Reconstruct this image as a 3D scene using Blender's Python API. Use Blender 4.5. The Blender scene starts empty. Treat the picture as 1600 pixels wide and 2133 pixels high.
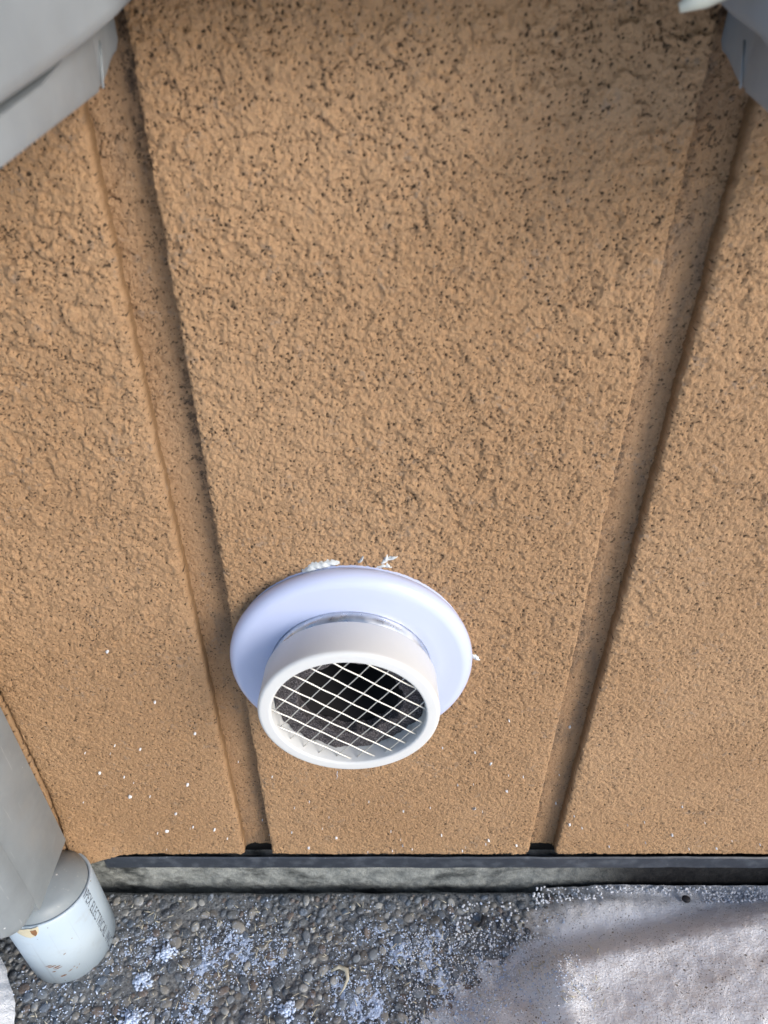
import bpy, bmesh, math, random
import numpy as np
from mathutils import Vector, Matrix, noise as mnoise

sc = bpy.context.scene
R = math.radians

# ------------------------------------------------------------------ camera
cam_d = bpy.data.cameras.new('camera')
cam = bpy.data.objects.new('camera', cam_d)
sc.collection.objects.link(cam)
cam.location = (0.0, -0.40, 0.828)
cam.rotation_euler = (R(90 - 36.1), 0, 0)
cam_d.sensor_fit = 'VERTICAL'
cam_d.sensor_height = 36.0
cam_d.lens = 36.0 * 1480 / 2133
cam_d.clip_start = 0.01
cam_d.clip_end = 500
cam_d.dof.use_dof = True
cam_d.dof.focus_distance = 0.62
cam_d.dof.aperture_fstop = 9.0
sc.camera = cam

# ------------------------------------------------------------------ sky, sun, exposure
SUN_EL, SUN_AZ = 25.0, 131.0        # compass azimuth seen from the wall: in front of it, a little to one side
w = bpy.data.worlds.new('World'); sc.world = w
w.use_nodes = True
wn = w.node_tree; wn.nodes.clear()
sky = wn.nodes.new('ShaderNodeTexSky')
sky.sky_type = 'NISHITA'; sky.sun_disc = False
sky.sun_elevation = R(SUN_EL); sky.sun_rotation = R(SUN_AZ)
sky.air_density = 1.0; sky.dust_density = 1.5; sky.ozone_density = 1.0
bg = wn.nodes.new('ShaderNodeBackground'); bg.inputs['Strength'].default_value = 0.15
wo = wn.nodes.new('ShaderNodeOutputWorld')
wn.links.new(sky.outputs[0], bg.inputs[0]); wn.links.new(bg.outputs[0], wo.inputs[0])

sun_d = bpy.data.lights.new('sun', 'SUN')
sun_d.energy = 1.5; sun_d.angle = R(28); sun_d.color = (1.0, 0.97, 0.935)
sun = bpy.data.objects.new('sun', sun_d); sc.collection.objects.link(sun)
sdir = Vector((math.sin(R(SUN_AZ)) * math.cos(R(SUN_EL)), math.cos(R(SUN_AZ)) * math.cos(R(SUN_EL)), math.sin(R(SUN_EL))))
sun.rotation_euler = sdir.to_track_quat('Z', 'Y').to_euler()
sun.location = (0, -3, 4)

sc.view_settings.view_transform = 'Standard'
sc.view_settings.look = 'None'
sc.view_settings.gamma = 1.0
sc.view_settings.use_curve_mapping = False
sc.view_settings.exposure = 0.52
sc.cycles.use_denoising = True
sc.cycles.max_bounces = 6
sc.cycles.diffuse_bounces = 3

# ------------------------------------------------------------------ helpers
C = sc.collection
rng = np.random.default_rng(7)
random.seed(11)

LAT = [rng.random((256, 256)) for _ in range(6)]
def vnoise(x, y, scale, k=0):
    """smooth value noise in 0..1, arrays in metres, scale = size of a cell in metres"""
    L = LAT[k % 6]
    u = np.asarray(x) / scale + 37.1 * k; v = np.asarray(y) / scale + 11.7 * k
    iu = np.floor(u).astype(int); iv = np.floor(v).astype(int)
    fu = u - iu; fv = v - iv
    fu = fu * fu * (3 - 2 * fu); fv = fv * fv * (3 - 2 * fv)
    a = L[iu % 256, iv % 256]; b = L[(iu + 1) % 256, iv % 256]
    c = L[iu % 256, (iv + 1) % 256]; d = L[(iu + 1) % 256, (iv + 1) % 256]
    return (a * (1 - fu) + b * fu) * (1 - fv) + (c * (1 - fu) + d * fu) * fv
def fbm(x, y, scale, k=0, oct=3):
    s = 0; a = 1.0; t = 0
    for i in range(oct):
        s = s + a * vnoise(x, y, scale / 2 ** i, k + i); t += a; a *= .5
    return s / t
def sstep(a, b, x):
    t = np.clip((np.asarray(x) - a) / (b - a), 0, 1); return t * t * (3 - 2 * t)

def link(name, me, mat=None, parent=None, smooth=True):
    o = bpy.data.objects.new(name, me)
    C.objects.link(o)
    if mat is not None and len(me.materials) == 0: me.materials.append(mat)
    if parent is not None:
        o.parent = parent
    if smooth and len(me.polygons):
        me.polygons.foreach_set('use_smooth', np.ones(len(me.polygons), dtype=bool))
    return o
def put(o, parent, loc=(0, 0, 0)):
    o.parent = parent; o.location = loc; return o
def empty(name, loc=(0, 0, 0), rz=0):
    o = bpy.data.objects.new(name, None); C.objects.link(o)
    o.location = loc; o.rotation_euler = (0, 0, rz); o.empty_display_size = .02
    return o
def tag(o, label=None, cat=None, group=None, kind=None):
    if label: o['label'] = label
    if cat: o['category'] = cat
    if group: o['group'] = group
    if kind: o['kind'] = kind
    return o
def raw(V, F):
    """mesh from vertex array (n,3) and quad or tri index array"""
    V = np.asarray(V, dtype=np.float32); F = np.asarray(F, dtype=np.int32)
    me = bpy.data.meshes.new('m'); k = F.shape[1]
    me.vertices.add(len(V)); me.vertices.foreach_set('co', V.ravel())
    me.loops.add(F.size); me.loops.foreach_set('vertex_index', F.ravel())
    me.polygons.add(len(F)); me.polygons.foreach_set('loop_start', np.arange(0, F.size, k, dtype=np.int32))
    me.update(calc_edges=True); me.validate()
    return me
def gridfaces(nu, nv, flip=False):
    i = np.arange(nu * nv).reshape(nu, nv)
    a, b, c, d = i[:-1, :-1], i[1:, :-1], i[1:, 1:], i[:-1, 1:]
    F = np.stack([a, b, c, d] if not flip else [a, d, c, b], -1).reshape(-1, 4)
    return F
def frombm(bm):
    me = bpy.data.meshes.new('m'); bmesh.ops.recalc_face_normals(bm, faces=bm.faces[:])
    bm.to_mesh(me); bm.free(); return me
def boxbm(x0, x1, y0, y1, z0, z1, bev=0.0, seg=2):
    bm = bmesh.new(); bmesh.ops.create_cube(bm, size=1)
    for v in bm.verts:
        v.co = Vector((x0 + (v.co.x + .5) * (x1 - x0), y0 + (v.co.y + .5) * (y1 - y0), z0 + (v.co.z + .5) * (z1 - z0)))
    if bev: bmesh.ops.bevel(bm, geom=bm.edges[:], offset=bev, segments=seg, profile=.5, affect='EDGES')
    return bm
def lathe(profile, seg=96, axis='Y', closed=False, mod=None):
    """profile: list of (radius, along). axis Y: along = y ; axis Z: along = z"""
    P = np.array(profile); n = len(P)
    a = np.linspace(0, 2 * np.pi, seg, endpoint=False)
    r = P[:, 0][None, :]; t = P[:, 1][None, :]
    if mod is not None: r, t = mod(a[:, None], r, t)
    X = r * np.cos(a)[:, None]; Z = r * np.sin(a)[:, None]; T = np.broadcast_to(t, X.shape) + 0 * X
    V = np.stack([X, T, Z], -1) if axis == 'Y' else np.stack([X, Z, T], -1)
    i = np.arange(seg * n).reshape(seg, n); j = np.roll(i, -1, 0)
    if closed:
        i2 = np.roll(i, -1, 1); j2 = np.roll(j, -1, 1)
        F = np.stack([i, j, j2, i2], -1).reshape(-1, 4)
    else:
        F = np.stack([i[:, :-1], j[:, :-1], j[:, 1:], i[:, 1:]], -1).reshape(-1, 4)
    me = raw(V.reshape(-1, 3), F)
    bm = bmesh.new(); bm.from_mesh(me); bmesh.ops.remove_doubles(bm, verts=bm.verts[:], dist=1e-6)
    bmesh.ops.recalc_face_normals(bm, faces=bm.faces[:]); bm.to_mesh(me); bm.free()
    return me
def arc(cx, cy, r, a0, a1, n):
    return [(cx + r * math.cos(R(a0 + (a1 - a0) * i / n)), cy + r * math.sin(R(a0 + (a1 - a0) * i / n))) for i in range(n + 1)]
def tube(pts, rad, seg=8):
    """thin closed rod through points"""
    pts = [Vector(p) for p in pts]; V = []; F = []; n = len(pts)
    rads = rad if isinstance(rad, (list, tuple)) else [rad] * n
    for i, p in enumerate(pts):
        d = (pts[min(i + 1, n - 1)] - pts[max(i - 1, 0)]).normalized()
        u = d.orthogonal().normalized(); v = d.cross(u)
        if i and (u.dot(pu) < 0 or abs(u.dot(pu)) < .5):
            u = (pu - d * pu.dot(d)).normalized(); v = d.cross(u)
        pu = u
        for k in range(seg):
            a = 2 * math.pi * k / seg
            V.append(p + (u * math.cos(a) + v * math.sin(a)) * rads[i])
    for i in range(n - 1):
        for k in range(seg):
            F.append((i * seg + k, i * seg + (k + 1) % seg, (i + 1) * seg + (k + 1) % seg, (i + 1) * seg + k))
    F.append(tuple(reversed(range(seg)))); F.append(tuple(range((n - 1) * seg, n * seg)))
    me = bpy.data.meshes.new('m'); me.from_pydata([tuple(v) for v in V], [], F); me.update(); return me
def smoothbyangle(me, ang=35):
    me.polygons.foreach_set('use_smooth', np.ones(len(me.polygons), dtype=bool))
    bm = bmesh.new(); bm.from_mesh(me)
    for e in bm.edges:
        if len(e.link_faces) == 2 and e.calc_face_angle(0) > R(ang): e.smooth = False
    bm.to_mesh(me); bm.free(); return me

# ------------------------------------------------------------------ materials
class NT:
    def __init__(s, name):
        s.m = bpy.data.materials.new(name); s.m.use_nodes = True
        s.t = s.m.node_tree; s.b = s.t.nodes['Principled BSDF']; s.co = None
    def n(s, typ, **kw):
        nd = s.t.nodes.new(typ)
        for k, v in kw.items():
            if k.startswith('_'): setattr(nd, k[1:], v)
        return nd
    def l(s, a, b): s.t.links.new(a, b)
    def coord(s):
        if s.co is None: s.co = s.n('ShaderNodeNewGeometry').outputs['Position']
        return s.co
    def val(s, sock, v):
        if isinstance(v, bpy.types.NodeSocket): s.l(v, sock)
        else: sock.default_value = v
    def noise(s, scale, detail=2, rough=.5, vec=None, dist=0):
        nd = s.n('ShaderNodeTexNoise'); nd.inputs['Scale'].default_value = scale
        nd.inputs['Detail'].default_value = detail; nd.inputs['Roughness'].default_value = rough
        nd.inputs['Distortion'].default_value = dist
        s.l(vec if vec is not None else s.coord(), nd.inputs['Vector']); return nd.outputs[0]
    def voro(s, scale, vec=None, feature='F1', rnd=1.0):
        nd = s.n('ShaderNodeTexVoronoi', _feature=feature); nd.inputs['Scale'].default_value = scale
        nd.inputs['Randomness'].default_value = rnd
        s.l(vec if vec is not None else s.coord(), nd.inputs['Vector']); return nd
    def math(s, op, a, b=0.0, c=0.0):
        nd = s.n('ShaderNodeMath', _operation=op)
        s.val(nd.inputs[0], a); s.val(nd.inputs[1], b); s.val(nd.inputs[2], c); return nd.outputs[0]
    def ramp(s, x, a, b, lo=0.0, hi=1.0):
        nd = s.n('ShaderNodeMapRange', _interpolation_type='SMOOTHSTEP')
        s.val(nd.inputs[0], x); s.val(nd.inputs[1], a); s.val(nd.inputs[2], b)
        s.val(nd.inputs[3], lo); s.val(nd.inputs[4], hi); return nd.outputs[0]
    def mix(s, f, a, b):
        nd = s.n('ShaderNodeMix', _data_type='RGBA')
        s.val(nd.inputs[0], f)
        for sock, v in ((nd.inputs[6], a), (nd.inputs[7], b)):
            if isinstance(v, bpy.types.NodeSocket): s.l(v, sock)
            else: sock.default_value = (*v, 1)
        return nd.outputs[2]
    def warp(s, scale, amt, vec=None):
        nz = s.n('ShaderNodeTexNoise'); nz.inputs['Scale'].default_value = scale; nz.inputs['Detail'].default_value = 2
        v = vec if vec is not None else s.coord(); s.l(v, nz.inputs['Vector'])
        sub = s.n('ShaderNodeVectorMath', _operation='SUBTRACT'); s.l(nz.outputs[1], sub.inputs[0]); sub.inputs[1].default_value = (.5, .5, .5)
        sca = s.n('ShaderNodeVectorMath', _operation='SCALE'); s.l(sub.outputs[0], sca.inputs[0]); sca.inputs[3].default_value = amt
        ad = s.n('ShaderNodeVectorMath', _operation='ADD'); s.l(v, ad.inputs[0]); s.l(sca.outputs[0], ad.inputs[1]); return ad.outputs[0]
    def stretch(s, sx, sy, sz, vec=None):
        m = s.n('ShaderNodeVectorMath', _operation='MULTIPLY'); s.l(vec if vec is not None else s.coord(), m.inputs[0])
        m.inputs[1].default_value = (sx, sy, sz); return m.outputs[0]
    def bump(s, h, dist, strength=1.0, prev=None):
        nd = s.n('ShaderNodeBump'); nd.inputs['Strength'].default_value = strength; nd.inputs['Distance'].default_value = dist
        s.l(h, nd.inputs['Height'])
        if prev is not None: s.l(prev, nd.inputs['Normal'])
        return nd.outputs[0]
    def done(s, color=None, rough=.5, normal=None, metal=0.0, spec=None, **kw):
        b = s.b
        if color is not None:
            if isinstance(color, bpy.types.NodeSocket): s.l(color, b.inputs['Base Color'])
            else: b.inputs['Base Color'].default_value = (*color, 1)
        s.val(b.inputs['Roughness'], rough); s.val(b.inputs['Metallic'], metal)
        if spec is not None: b.inputs['Specular IOR Level'].default_value = spec
        if normal is not None: s.l(normal, b.inputs['Normal'])
        for k, v in kw.items(): s.val(b.inputs[k.replace('_', ' ')], v)
        return s.m

def siding_mat(name, groove=False):
    t = NT(name)
    def at(nm):
        n = t.n('ShaderNodeAttribute'); n.attribute_name = nm; return n.outputs['Fac']
    brk, dirt, lo = at('brk'), at('dirt'), at('tone')
    g1 = t.noise(620, 3, .7); g2 = t.noise(210, 2, .6)
    gran = t.math('ADD', t.math('MULTIPLY', g1, .6), t.math('MULTIPLY', g2, .4))
    col = t.mix(t.ramp(lo, .25, .75), (.41, .252, .136), (.455, .288, .162))
    col = t.mix(t.ramp(gran, .48, .66, 0, .5), col, (.53, .35, .20))
    col = t.mix(t.ramp(gran, .46, .34, 0, .45), col, (.22, .128, .058))
    dust = t.math('MULTIPLY', t.ramp(brk, .42, .28), t.ramp(g2, .52, .66, 0, .45))
    col = t.mix(dust, col, (.25, .21, .175))
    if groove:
        col = t.mix(.22, col, (.245, .172, .118))      # channel floor toned slightly darker and greyer
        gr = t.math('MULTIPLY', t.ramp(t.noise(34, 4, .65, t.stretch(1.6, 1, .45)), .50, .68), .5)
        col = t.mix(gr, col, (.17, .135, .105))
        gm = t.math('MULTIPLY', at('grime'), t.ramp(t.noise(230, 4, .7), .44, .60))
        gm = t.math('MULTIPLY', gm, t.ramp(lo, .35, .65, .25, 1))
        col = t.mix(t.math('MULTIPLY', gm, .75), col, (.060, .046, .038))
    # groove shade painted as a darker brown on the board side edges
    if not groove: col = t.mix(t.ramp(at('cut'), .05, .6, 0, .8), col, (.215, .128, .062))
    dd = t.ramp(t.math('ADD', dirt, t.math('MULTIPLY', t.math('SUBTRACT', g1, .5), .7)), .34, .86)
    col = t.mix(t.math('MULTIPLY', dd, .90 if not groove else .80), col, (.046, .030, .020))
    nb = t.bump(t.math('ADD', g1, t.math('MULTIPLY', g2, .5)), .0021 if not groove else .0018, 1.0)
    return t.done(col, t.ramp(g1, .3, .7, .55, .75), nb, spec=.3)
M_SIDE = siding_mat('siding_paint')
M_GROOVE = siding_mat('groove_paint', True)

def plain(name, col, rough=.5, metal=0., noise_amt=0.0, bump=0.0, nscale=300, spec=None, **kw):
    t = NT(name); c = col; nb = None
    if noise_amt:
        c = t.mix(t.ramp(t.noise(nscale * .12, 4, .6), .35, .7, 0, noise_amt), col, tuple(x * .6 for x in col))
    if bump: nb = t.bump(t.noise(nscale, 3), bump, .6)
    return t.done(c, rough, nb, metal, spec, **kw)
def grey_pvc(name, col, specks=True):
    t = NT(name)
    c = t.mix(t.ramp(t.noise(22, 4, .6), .35, .7), col, tuple(x * .88 for x in col))
    if specks:
        v = t.voro(75); sp = t.n('ShaderNodeSeparateColor'); t.l(v.outputs['Color'], sp.inputs[0])
        k = t.math('MULTIPLY', t.ramp(v.outputs['Distance'], .05, .09, 1, 0), t.ramp(sp.outputs[0], .80, .84))
        c = t.mix(t.math('MULTIPLY', k, .8), c, (.7, .72, .75))
        sx = t.noise(60, 3, .6, t.stretch(3.2, 3.2, .25)); c = t.mix(t.ramp(sx, .64, .72, 0, .22), c, (.6, .62, .64))
    return t.done(c, t.ramp(t.noise(60, 3), .3, .7, .34, .5), t.bump(t.noise(500, 2), .00012, .5))
M_BOX = grey_pvc('grey_enclosure_plastic', (.25, .283, .31))
M_BOXTOP = grey_pvc('grey_cover_plastic', (.275, .305, .33), False)
M_HUB = grey_pvc('grey_hub_plastic', (.25, .295, .33))
M_CREAM = plain('cream_plastic', (.66, .68, .58), .45)

def pipe_mat():
    t = NT('pale_conduit')
    c = t.mix(t.ramp(t.noise(14, 3), .3, .7), (.46, .57, .68), (.51, .61, .70))
    sm = t.math('MULTIPLY', t.ramp(t.noise(40, 4, .65), .55, .72), .35)
    c = t.mix(sm, c, (.38, .42, .45))
    ln = t.noise(240, 2, .5, t.stretch(1, 1, .02)); c = t.mix(t.ramp(ln, .64, .7, 0, .25), c, (.25, .28, .32))
    ch = t.voro(260); sp = t.n('ShaderNodeSeparateColor'); t.l(ch.outputs['Color'], sp.inputs[0])
    k = t.math('MULTIPLY', t.ramp(ch.outputs['Distance'], .12, .2, 1, 0), t.ramp(sp.outputs[1], .95, .97))
    c = t.mix(k, c, (.12, .08, .05))
    return t.done(c, .42, t.bump(t.noise(300, 2), .0002, .4))
M_PIPE = pipe_mat()
M_INK = plain('dark_print', (.11, .13, .17), .6)
M_RUST = plain('rust_scrape', (.30, .15, .07), .8, noise_amt=.7, nscale=900)
M_CHIP = plain('chipped_edge', (.62, .58, .44), .7, noise_amt=.4, nscale=800)

def flange_mat():
    t = NT('glossy_white_plastic')
    return t.done(t.mix(t.ramp(t.noise(8, 2), .3, .7), (.52, .59, .83), (.55, .615, .84)), .24, t.bump(t.noise(60, 2), .0003, .25), Coat_Weight=.2)
M_FLANGE = flange_mat()
M_CAP = plain('satin_white_plastic', (.68, .695, .70), .38, noise_amt=.05, bump=.00012, nscale=500)
def galv_mat():
    t = NT('galvanised_steel')
    c = t.mix(t.ramp(t.noise(120, 4, .6, t.stretch(1, .15, 1)), .35, .65), (.66, .69, .72), (.76, .78, .80))
    return t.done(c, t.ramp(t.noise(80, 3), .3, .7, .22, .42), None, 1.0)
M_GALV = galv_mat()
M_WIRE = plain('pale_coated_wire', (.80, .78, .72), .3, metal=.3)
M_WIRE2 = plain('grey_steel_wire', (.62, .61, .57), .35, metal=.4)
def foam_mat():
    t = NT('dark_foam')
    n = t.noise(900, 3, .7)
    return t.done(t.mix(t.ramp(n, .4, .72), (.022, .020, .024), (.20, .185, .20)), .95, t.bump(n, .0012, 1))
M_FOAM = foam_mat()
M_FOIL = plain('duct_liner_foil', (.72, .74, .74), .35, metal=.6, bump=.001, nscale=160)
M_BLACK = plain('black_duct', (.006, .006, .008), .9)
M_CAULK = plain('grey_white_caulk', (.62, .66, .68), .55, bump=.0006, nscale=600)

def flash_mat():
    t = NT('slate_flashing')
    c = t.mix(t.ramp(t.noise(55, 4, .65), .45, .75), (.034, .042, .058), (.085, .10, .125))
    sp = t.ramp(t.noise(420, 2, .5), .70, .76, 0, .5)
    return t.done(t.mix(sp, c, (.3, .34, .38)), .45, t.bump(t.noise(220, 3), .0004, .5))
M_FLASH = flash_mat()
M_FELT = plain('black_felt', (.006, .007, .008), .85, bump=.001, nscale=500)
def conc_mat():
    t = NT('foundation_concrete')
    n = t.noise(60, 5, .65); st = t.noise(26, 4, .62, t.stretch(1, 1, 1.6))
    c = t.mix(t.ramp(n, .3, .7), (.22, .235, .23), (.38, .395, .375))
    c = t.mix(t.ramp(t.noise(520, 3, .6), .5, .72, 0, .55), c, (.15, .155, .14))
    c = t.mix(t.ramp(st, .46, .74, 0, .92), c, (.035, .04, .042))
    # concrete turns near black towards the right
    xyz = t.n('ShaderNodeSeparateXYZ'); t.l(t.warp(18, .07), xyz.inputs[0])
    dark_right = t.math('MULTIPLY', t.ramp(xyz.outputs[0], .15, .30), .97)
    c = t.mix(dark_right, c, (.010, .010, .012))
    return t.done(c, .85, t.bump(t.noise(240, 4, .65), .0016, 1), spec=.2)
M_CONC = conc_mat()
def mortar_mat():
    t = NT('aggregate_mortar')
    c = t.mix(t.ramp(t.noise(300, 4, .65), .3, .7), (.10, .105, .11), (.27, .28, .285))
    return t.done(c, .95, t.bump(t.noise(420, 4, .7), .0014, 1))
M_MORTAR = mortar_mat()
def pebble_mat():
    t = NT('river_pebble')
    oi = t.n('ShaderNodeObjectInfo'); ge = t.n('ShaderNodeNewGeometry')
    r = t.math('FRACT', t.math('ADD', oi.outputs['Random'], ge.outputs['Random Per Island']))
    cr = t.n('ShaderNodeValToRGB'); e = cr.color_ramp; e.interpolation = 'CONSTANT'
    cols = [(.062, .078, .098), (.15, .162, .168), (.11, .145, .195), (.21, .20, .18), (.03, .037, .05), (.18, .205, .23), (.28, .265, .235), (.135, .122, .105), (.08, .092, .108), (.36, .36, .34), (.15, .115, .095), (.13, .152, .18)]
    while len(e.elements) < len(cols): e.elements.new(.5)
    for i, c in enumerate(cols): e.elements[i].position = i / len(cols); e.elements[i].color = (*c, 1)
    t.l(r, cr.inputs[0])
    c = t.mix(t.ramp(t.noise(500, 4, .65), .35, .75, 0, .5), cr.outputs[0], (.25, .26, .27))
    dust = t.math('MULTIPLY', t.ramp(t.noise(210, 4, .7), .53, .66), .45)
    c = t.mix(dust, c, (.46, .53, .64))
    return t.done(c, t.ramp(t.noise(400, 2), .3, .7, .5, .8), t.bump(t.noise(700, 3), .0004, .7))
M_PEB = pebble_mat()
def snow_mat(name, dirty):
    t = NT(name)
    c = t.mix(t.ramp(t.noise(40, 4, .6), .3, .7), (.83, .865, .93), (.89, .91, .95))
    if dirty:
        big = t.noise(16, 4, .62); mid = t.noise(90, 4, .65)
        tan = t.math('MULTIPLY', t.ramp(big, .50, .72), t.ramp(mid, .38, .62, .1, .45))
        c = t.mix(tan, c, (.56, .52, .49))
        xyz = t.n('ShaderNodeSeparateXYZ'); t.l(t.warp(25, .05), xyz.inputs[0])
        # thin gritty margin next to the bare aggregate
        mar = t.math('SUBTRACT', xyz.outputs[0], t.math('MULTIPLY', xyz.outputs[1], 1.35))
        c = t.mix(t.math('MULTIPLY', t.ramp(mar, .20, .28, 1, 0), t.ramp(mid, .38, .60, .1, .85)), c, (.36, .335, .30))
        # grey slush in the runnel along the wall
        run = t.math('ADD', xyz.outputs[1], t.math('MULTIPLY', xyz.outputs[0], -.19))
        c = t.mix(t.ramp(run, -.092, -.070, 0, .45), c, (.38, .36, .345))
        for sc_, k0, r0, cc in ((330, .78, .30, (.10, .085, .07)), (150, .87, .24, (.13, .10, .07)), (560, .70, .34, (.17, .145, .125))):
            v = t.voro(sc_, t.warp(400, .0015)); sp = t.n('ShaderNodeSeparateColor'); t.l(v.outputs['Color'], sp.inputs[0])
            k = t.math('MULTIPLY', t.ramp(v.outputs['Distance'], r0 * .6, r0, 1, 0), t.ramp(t.math('ADD', sp.outputs[0], t.math('MULTIPLY', t.math('SUBTRACT', big, .5), 1.2)), k0, k0 + .08))
            c = t.mix(t.math('MULTIPLY', k, .85), c, cc)
    h = t.math('ADD', t.noise(420, 4, .65), t.math('MULTIPLY', t.noise(110, 3), .8))
    return t.done(c, .75, t.bump(h, .0019, .9), spec=.3, Subsurface_Weight=.0)
M_SNOW = snow_mat('clean_snow', False)
M_DSNOW = snow_mat('gritty_snow', True)
M_FROST = plain('frost_crumb', (.60, .71, .90), .6, bump=.0008, nscale=900)
M_STRAW = plain('straw_chaff', (.64, .60, .47), .7, noise_amt=.4, nscale=900)
M_DEBRIS = plain('dark_leaf', (.02, .02, .024), .6)

# ------------------------------------------------------------------ siding wall
ZB = 0.080            # bottom edge of the siding
ZT = 2.60
VX, VZ = -.0262, .3928   # vent axis
SEAM = -.3305           # joint between two siding sheets
GD = 0.0150           # groove depth
wall = tag(empty('siding_wall', (0, 0, ZB)), 'tan painted siding wall with pressed rough texture and vertical grooves', 'wall')
def nonuni(a, b, fine, f0, f1, coarse):
    """coordinates from a to b, spaced fine inside f0..f1 and coarse outside"""
    out = []
    if a < f0: out += list(np.linspace(a, min(f0, b), max(2, int((min(f0, b) - a) / coarse) + 1))[:-1])
    s, e = max(a, f0), min(b, f1)
    if e > s: out += list(np.linspace(s, e, max(2, int((e - s) / fine) + 1)))
    else: out += [b]
    if b > f1: out += list(np.linspace(max(f1, a), b, max(2, int((b - max(f1, a)) / coarse) + 1))[1:])
    return np.array(out)
HR = np.random.default_rng(99).random((512, 512, 4))
def pits(X, Z, cell, keep, clus):
    """jittered pits, one candidate per cell: returns depth mask 0..1"""
    wx = X + .0010 * (vnoise(X, Z, .0017, 3) - .5); wz = Z + .0010 * (vnoise(X, Z, .0017, 5) - .5)
    u = wx / cell; v = wz / cell; iu = np.floor(u).astype(int); iv = np.floor(v).astype(int); out = np.zeros(X.shape)
    for du in (-1, 0, 1):
        for dv in (-1, 0, 1):
            h = HR[(iu + du) % 512, (iv + dv) % 512]
            d = np.hypot(u - (iu + du + h[..., 0]), v - (iv + dv + h[..., 1])) * cell
            r = .00032 + .00075 * h[..., 2] ** 2.5
            on = h[..., 3] < keep * clus
            out = np.maximum(out, np.where(on, 1 - sstep(r * .45, r * 1.25, d), 0))
    return out
def surface(X, Z, k=1.0):
    """height (m, positive = proud) and the mask of low spots that hold dirt"""
    clus = sstep(.30, .66, fbm(X, Z, .022, 4, 2))
    coarse = sstep(.35, .62, fbm(X + .2, Z, .13, 1, 2)) * .5 + .5 * sstep(.45, .80, Z)      # pressed deeper in places
    wx = X + .006 * (vnoise(X, Z, .008, 1) - .5) + .002 * (vnoise(X, Z, .003, 2) - .5); wz = Z + .006 * (vnoise(X, Z, .008, 3) - .5) + .002 * (vnoise(X, Z, .003, 0) - .5)
    n = fbm(wx * .80, wz * 1.30, .0088, 5, 3)
    m = sstep(.42, .55, fbm(X, Z, .012, 2, 3)); m2 = sstep(.43, .56, fbm(X + .9, Z, .014, 3, 3))
    # stepped plateaus with a dark foot to each step
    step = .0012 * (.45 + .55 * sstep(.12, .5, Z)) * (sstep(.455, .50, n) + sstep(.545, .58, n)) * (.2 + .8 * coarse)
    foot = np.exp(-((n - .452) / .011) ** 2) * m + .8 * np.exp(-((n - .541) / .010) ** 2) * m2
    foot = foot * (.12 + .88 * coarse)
    p = np.maximum(pits(X, Z, .0034, .46, .65 + .35 * clus), .95 * pits(X + .31, Z + .17, .0021, .42, .6 + .4 * clus))
    grain = .00080 * (fbm(X, Z, .0029, 2, 2) - .5) + .00085 * (vnoise(X, Z, .00155, 4) - .5)
    low = sstep(.42, .27, fbm(X, Z, .0029, 2, 2))
    h = (step - .0007 - .0014 * foot - .0010 * p + grain * (1.15 + .65 * sstep(.12, .55, Z))) * k
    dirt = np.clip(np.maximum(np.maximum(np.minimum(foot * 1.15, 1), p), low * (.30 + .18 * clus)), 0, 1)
    return h, dirt
def attrs(me, X, Z, dirt):
    for nm, v in (('dirt', dirt), ('brk', fbm(X + .3, Z, .016, 3, 3)), ('tone', fbm(X, Z, .11, 1, 2))):
        at = me.attributes.new(nm, 'FLOAT', 'POINT'); at.data.foreach_set('value', np.ascontiguousarray(v.ravel(), dtype=np.float32))
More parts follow.
